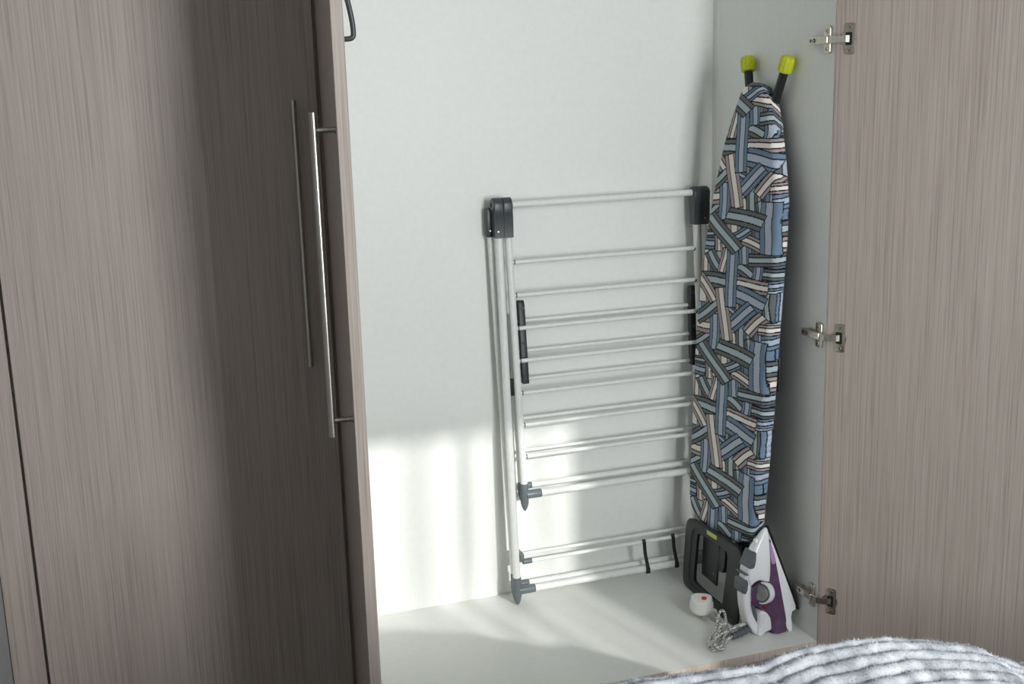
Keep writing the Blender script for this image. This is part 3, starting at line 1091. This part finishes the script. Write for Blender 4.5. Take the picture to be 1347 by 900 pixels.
pillow('tank_window', [(.0530, .2560), (.0425, .2200), (.0375, .1950), (.0500, .1900), (.0570, .2014), (.0555, .2409)], lambda a, z: Wd(z) + .0024, M_lilac, tank, bev=.002, sm=1)
top = [(.0560, .2890), (.0680, .2900), (.0880, .2690), (.1140, .2400), (.1270, .2190), (.1390, .1930), (.138, .165), (.1270, .1480), (.1155, .1570), (.0963, .1600), (.075, .1480), (.0585, .1420), (.0580, .2076), (.0545, .2620)]
pillow('top_shell', top, lambda a, z: min(.026, Wd(z) + .006) * (1 - max(0, a - .10) * 3.2), M_ironw, iron, bev=.009, steps=5, sm=2)
handle = [(.127, .219), (.1390, .1884), (.1490, .1599), (.1510, .1185), (.1410, .0640), (.126, .0287), (.103, .0008), (.090, .0010), (.092, .0250), (.106, .048), (.1180, .0800), (.1220, .110), (.1210, .1400), (.1160, .170)]
pillow('handle', handle, lambda a, z: .0175 + .012 * max(0, 1 - z / .07), M_ironw, iron, bev=.008, steps=5, sm=2)
grip = [(.1220, .1450), (.1235, .110), (.1195, .0800), (.1070, .0480), (.0950, .0270), (.0935, .0330), (.1050, .058), (.1140, .0840), (.1170, .110), (.1155, .1460)]
pillow('inner_grip', grip, lambda a, z: .0150 + .008 * max(0, 1 - z / .07), M_irong, iron, bev=.002, sm=1)
heel = [(.112, .0150), (.102, .0008), (.0920, .0030), (.080, .0110), (.060, .0140), (.0420, .0125), (.040, .0300), (.0450, .0480), (.0560, .0640), (.078, .0740), (.096, .0760), (.1040, .0680), (.100, .045)]
pillow('heel_rest', heel, lambda a, z: .0330 + .010 * max(0, (.075 - a) / .04) * 1.0, M_ironw, iron, bev=.009, steps=5, sm=2)
# temperature dial lying under the handle, tilted towards the room
dc0 = ip(.0900, .1240, .0245)
dn = (IA * 0.92 + IW * 0.36 + Vector((0, 0, 0.22))).normalized()
for r, h0, h1, mt, nm in ((.0290, -.014, .004, M_ironw, 'dial_collar'), (.0245, .003, .0065, M_irong, 'dial_ring'), (.0205, .006, .0105, M_dial, 'temperature_dial')):
    bm = bmesh.new()
    tube(bm, [dc0 + dn * h0, dc0 + dn * (h1 - .0015), dc0 + dn * h1], [r, r, r * .94], 36)
    obj(nm, bm, mt, iron)
bm = bmesh.new()
pc = ip(.086, .0880, .032)
tube(bm, [pc, pc + dn * .003, pc + dn * .005], [.0062, .0062, .004], 18)
obj('indicator_lamp', bm, M_redlamp, iron)
# buttons on the back of the handle
pillow('steam_button', [(.1130, .2440), (.1340, .2080), (.1370, .2000), (.1180, .1980), (.1130, .2140), (.1110, .2300)], lambda a, z: .0235, M_irong, iron, bev=.003, sm=1)
pillow('spray_button', [(.1500, .1930), (.1520, .1860), (.1340, .1800), (.1310, .1840)], lambda a, z: .0195, M_irong, iron, bev=.003, sm=1)
pillow('grip_pad', [(.1340, .1680), (.1550, .1760), (.1580, .1480), (.1530, .1330), (.1390, .1330)], lambda a, z: .0195, M_irong, iron, bev=.003, sm=1)
# spray nozzle bump at the nose
bm = bmesh.new()
tube(bm, [ip(.093, .258, .0), ip(.0985, .2655, .0), ip(.0995, .267, 0)], [.008, .006, .004], 14)
obj('spray_nozzle', bm, M_ironw, iron)

# cord: strain relief, braided lead in a loose bundle, three-pin plug
rel = spline([(-.1240, -.474, .020), (-.148, -.483, .0165), (-.178, -.492, .0135), (-.200, -.4965, .0125)], 8)
bm = bmesh.new()
tube(bm, rel, [.0098 - .0022 * i / len(rel) + (.0012 if (i // 2) % 2 else 0) for i in range(len(rel))], 14)
obj('strain_relief', bm, M_irong, iron)
cord = [(-.1800, -.3660, .024), (-.1850, -.3920, .014), (-.1900, -.4200, .009), (-.2080, -.4600, .008), (-.2330, -.4950, .0065), (-.2560, -.5250, .006), (-.2690, -.5360, .006),
        (-.2780, -.5240, .007), (-.2660, -.4960, .0125), (-.2350, -.4680, .018), (-.2090, -.4360, .030), (-.1960, -.4200, .043), (-.1830, -.4150, .046), (-.1800, -.4250, .034), (-.1900, -.4450, .020),
        (-.2100, -.4780, .015), (-.2350, -.5080, .014), (-.2520, -.5320, .012), (-.2640, -.5240, .014), (-.2560, -.5000, .020), (-.2320, -.4820, .024), (-.2100, -.4760, .022), (-.1880, -.4690, .022), (-.1640, -.4660, .024),
        (-.1520, -.4720, .030), (-.1600, -.4860, .034), (-.1850, -.4900, .034), (-.2080, -.4930, .028), (-.2330, -.4930, .022), (-.2580, -.5060, .017), (-.2680, -.5260, .0135), (-.2560, -.5400, .008), (-.2400, -.5250, .007),
        (-.2250, -.5090, .010), (-.2080, -.4990, .012), (-.1990, -.4962, .0125)]
bm = bmesh.new()
tube(bm, spline(cord, 9), 0.0036, 10)
obj('cord', bm, M_cord, iron, smooth=60)
# binding twist round the bundle
bm = bmesh.new()
tube(bm, [(-.2080 + .012 * math.cos(a), -.4700 - .010 * math.cos(a) * .6, .021 + .0165 * math.sin(a)) for a in [2 * math.pi * i / 20 for i in range(20)]], 0.0036, 10, closed=True)
obj('cord_tie', bm, M_cord, iron)

# plug: rounded triangular body lying on its pins
pm = Matrix.Translation((-0.2080, -0.3440, 0.0375)) @ Matrix.Rotation(math.radians(-30), 4, 'Z') @ Matrix.Rotation(math.radians(12), 4, 'X') @ Matrix.Scale(1.18, 4)
bm = bmesh.new()
poly = smooth_poly([(-.027, .022), (.027, .022), (.027, -.004), (.013, -.027), (-.013, -.027), (-.027, -.004)], 2)
rings = []
for h, s in ((-.014, .92), (-.012, 1.0), (-.002, 1.0), (.000, .94), (.013, .88), (.0165, .85), (.0182, .80), (.0188, .70)):
    rings.append([bm.verts.new(pm @ Vector((p[0] * s, p[1] * s, h))) for p in poly])
for i in range(len(rings) - 1):
    n = len(poly)
    for kx in range(n):
        bm.faces.new((rings[i][kx], rings[i][(kx + 1) % n], rings[i + 1][(kx + 1) % n], rings[i + 1][kx]))
bm.faces.new(rings[0][::-1]); bm.faces.new(rings[-1])
plug = obj('plug', bm, M_plug, iron, smooth=50)
bm = bmesh.new()
tube(bm, [pm @ Vector((.006, -.002, .0175)), pm @ Vector((.006, -.002, .0195))], .0075, 18)
obj('fuse_mark', bm, M_red, plug)
for px_, py_, lx, ly in ((-.011, .004, .0032, .002), (.011, .004, .0032, .002), (0, -.014, .002, .0036)):
    bm = bmesh.new()
    box(bm, (px_ - lx, py_ - ly, -.0262), (px_ + lx, py_ + ly, -.012), .0005, M=pm)
    obj('pin', bm, M_brass, plug)
bm = bmesh.new()
a = pm @ Vector((.010, -.022, -.002))
tube(bm, spline([a, (a + Vector((-.1800, -.3660, .024))) / 2, (-.1800, -.3660, .024), (-.1815, -.374, .0205)], 5), [.0062] * 6 + [.0056] * 5 + [.0050] * 5, 12)
obj('cord_sleeve', bm, M_plug, plug)

# ------------------------------------------------------------------ bed and fluffy blanket
bed = thing('bed', 'bed with its foot end in front of the wardrobe under a fluffy throw', 'bed', (0.1, -2.6, RZ0))
bm = bmesh.new()
box(bm, (-1.10, -3.60, 0.02), (1.25, -1.74, 0.27), .04, seg=4)
obj('mattress', bm, M_mattress, bed)
bm = bmesh.new()
box(bm, (-1.10, -3.60, -0.06), (1.25, -1.74, 0.018), .01)
obj('bed_base', bm, M_wood, bed)
for x, y in ((-1.05, -3.55), (1.2, -3.55), (-1.05, -1.79), (1.2, -1.79)):
    bm = bmesh.new()
    box(bm, (x - .03, y - .03, RZ0 + .0005), (x + .03, y + .03, -0.055), .004)
    obj('leg', bm, M_wood, bed)

CREST = [(-1.2, .640), (-1.0231, .6422), (-.9316, .6352), (-.8873, .6331), (-.8518, .6305), (-.8067, .6272), (-.7888, .6329), (-.7465, .6373), (-.7231, .6362), (-.6957, .6345), (-.6376, .6316), (-.6027, .628), (-.5538, .6183), (-.4713, .5964), (-.4401, .5849), (-.4107, .5657), (-.387, .5554), (-.3603, .5409), (-.28, .530), (-.20, .470), (-.13, .40), (-.02, .33), (1.3, .31)]
cx_ = np.array([c[0] for c in CREST])
cz_ = np.array([c[1] for c in CREST])
EDGE_Y = -1.650
rng = np.random.default_rng(11)


def vnoise(x, y, seed):
    r = np.random.default_rng(seed)
    t = np.zeros_like(x)
    for i in range(10):
        a = r.uniform(0, 2 * math.pi)
        f = r.uniform(0.5, 1.0)
        t += np.sin((x * math.cos(a) + y * math.sin(a)) * f + r.uniform(0, 6.28))
    return t / 10


def blanket_pt(x, s):
    """s = distance along the cloth from the crest towards the room (negative: hanging side)"""
    crest = np.interp(x, cx_, cz_) - 0.0155
    # rolled-over foot end
    R = 0.05
    y = np.where(s >= 0, EDGE_Y - s, EDGE_Y + R * np.sin(np.clip(-s / R, 0, math.pi / 2)))
    drop = np.where(s >= 0, 0, R * (1 - np.cos(np.clip(-s / R, 0, math.pi / 2))) + np.clip(-s - R * math.pi / 2, 0, 1))
    z = crest - drop
    soft = 1 - np.exp(-np.clip(s, 0, 9) / 1.0)
    base = 0.33 + 0.02 * vnoise(x * 5, s * 5, 5)
    z = np.where(s > 0, z * (1 - soft * .6) + np.maximum(base, .31) * soft * .6, z)
    ph = (s + 0.012 * vnoise(x * 9, s * 6, 3) + 0.03 * x) / 0.0235
    rid = np.sqrt(np.abs(np.sin(math.pi * ph)) + 1e-4)
    h = 0.0125 * rid + 0.0022 * vnoise(x * 130, s * 130, 7) + 0.0016 * vnoise(x * 320, s * 320, 8) + 0.004 * vnoise(x * 30, s * 30, 9)
    z = z + np.where(s > -.03, h, 0) - 0.004
    y = y + np.where(s <= -.03, h, 0)
    return np.stack([x, y, z], -1)


xs_ = np.concatenate([np.linspace(-1.16, -.20, 420), np.linspace(-.19, 1.28, 90)])
ss_ = np.concatenate([np.linspace(-.50, -.06, 30), np.linspace(-.055, .36, 190), np.linspace(.365, 1.70, 170)])
X_, S_ = np.meshgrid(xs_, ss_)
Vb = blanket_pt(X_, S_).reshape(-1, 3)
ny, nx = X_.shape
idx = np.arange(ny * nx).reshape(ny, nx)
Fb = np.stack([idx[:-1, :-1], idx[:-1, 1:], idx[1:, 1:], idx[1:, :-1]], -1).reshape(-1, 4)
bl = thing('blanket', 'fluffy pale grey ribbed throw heaped on the bed in the foreground', 'blanket', (-0.2, -2.0, 0.30))
M_fur = mottled('pale_grey_plush', lin(132, 137, 144), lin(190, 194, 200), 30, 0.95)
me = bpy.data.meshes.new('plush_cloth')
me.from_pydata(Vb.tolist(), [], Fb.tolist())
me.shade_smooth()
me.materials.append(M_fur)
o = bpy.data.objects.new('plush_cloth', me)
COL.objects.link(o)
o.parent = bl
o.location = -bl.location
bm = bmesh.new()
bm.from_mesh(me)
bmesh.ops.recalc_face_normals(bm, faces=bm.faces[:])
bm.to_mesh(me)
bm.free()
# pile: short tapered hairs standing on the ribs
NH = 70000
hx = rng.uniform(-1.08, -.22, NH)
hs = rng.uniform(-.05, .42, NH)
p0 = blanket_pt(hx, hs)
e = 0.004
n_ = np.cross(blanket_pt(hx + e, hs) - p0, blanket_pt(hx, hs - e) - p0)
n_ /= np.linalg.norm(n_, axis=1, keepdims=True)
n_[n_[:, 2] < 0] *= -1
dirv = n_ * 0.8 + rng.normal(0, 0.55, (NH, 3))
dirv /= np.linalg.norm(dirv, axis=1, keepdims=True)
rd_ = np.sqrt(np.abs(np.sin(math.pi * (hs + 0.012 * vnoise(hx * 9, hs * 6, 3) + 0.03 * hx) / 0.0235)))
ln = (rng.uniform(.003, .0058, NH) * (.25 + .75 * rd_))[:, None]
side = np.cross(dirv, rng.normal(0, 1, (NH, 3)))
side /= np.linalg.norm(side, axis=1, keepdims=True)
wv_ = 0.00045
b0 = p0 - n_ * .0008
HV = np.stack([b0 - side * wv_, b0 + side * wv_, b0 + dirv * ln], 1).reshape(-1, 3)
HF = np.arange(NH * 3).reshape(-1, 3)
me = bpy.data.meshes.new('pile')
me.from_pydata(HV.tolist(), [], HF.tolist())
me.materials.append(M_fur)
o = bpy.data.objects.new('pile', me)
COL.objects.link(o)
o.parent = bl
o.location = -bl.location
o['kind'] = 'stuff'
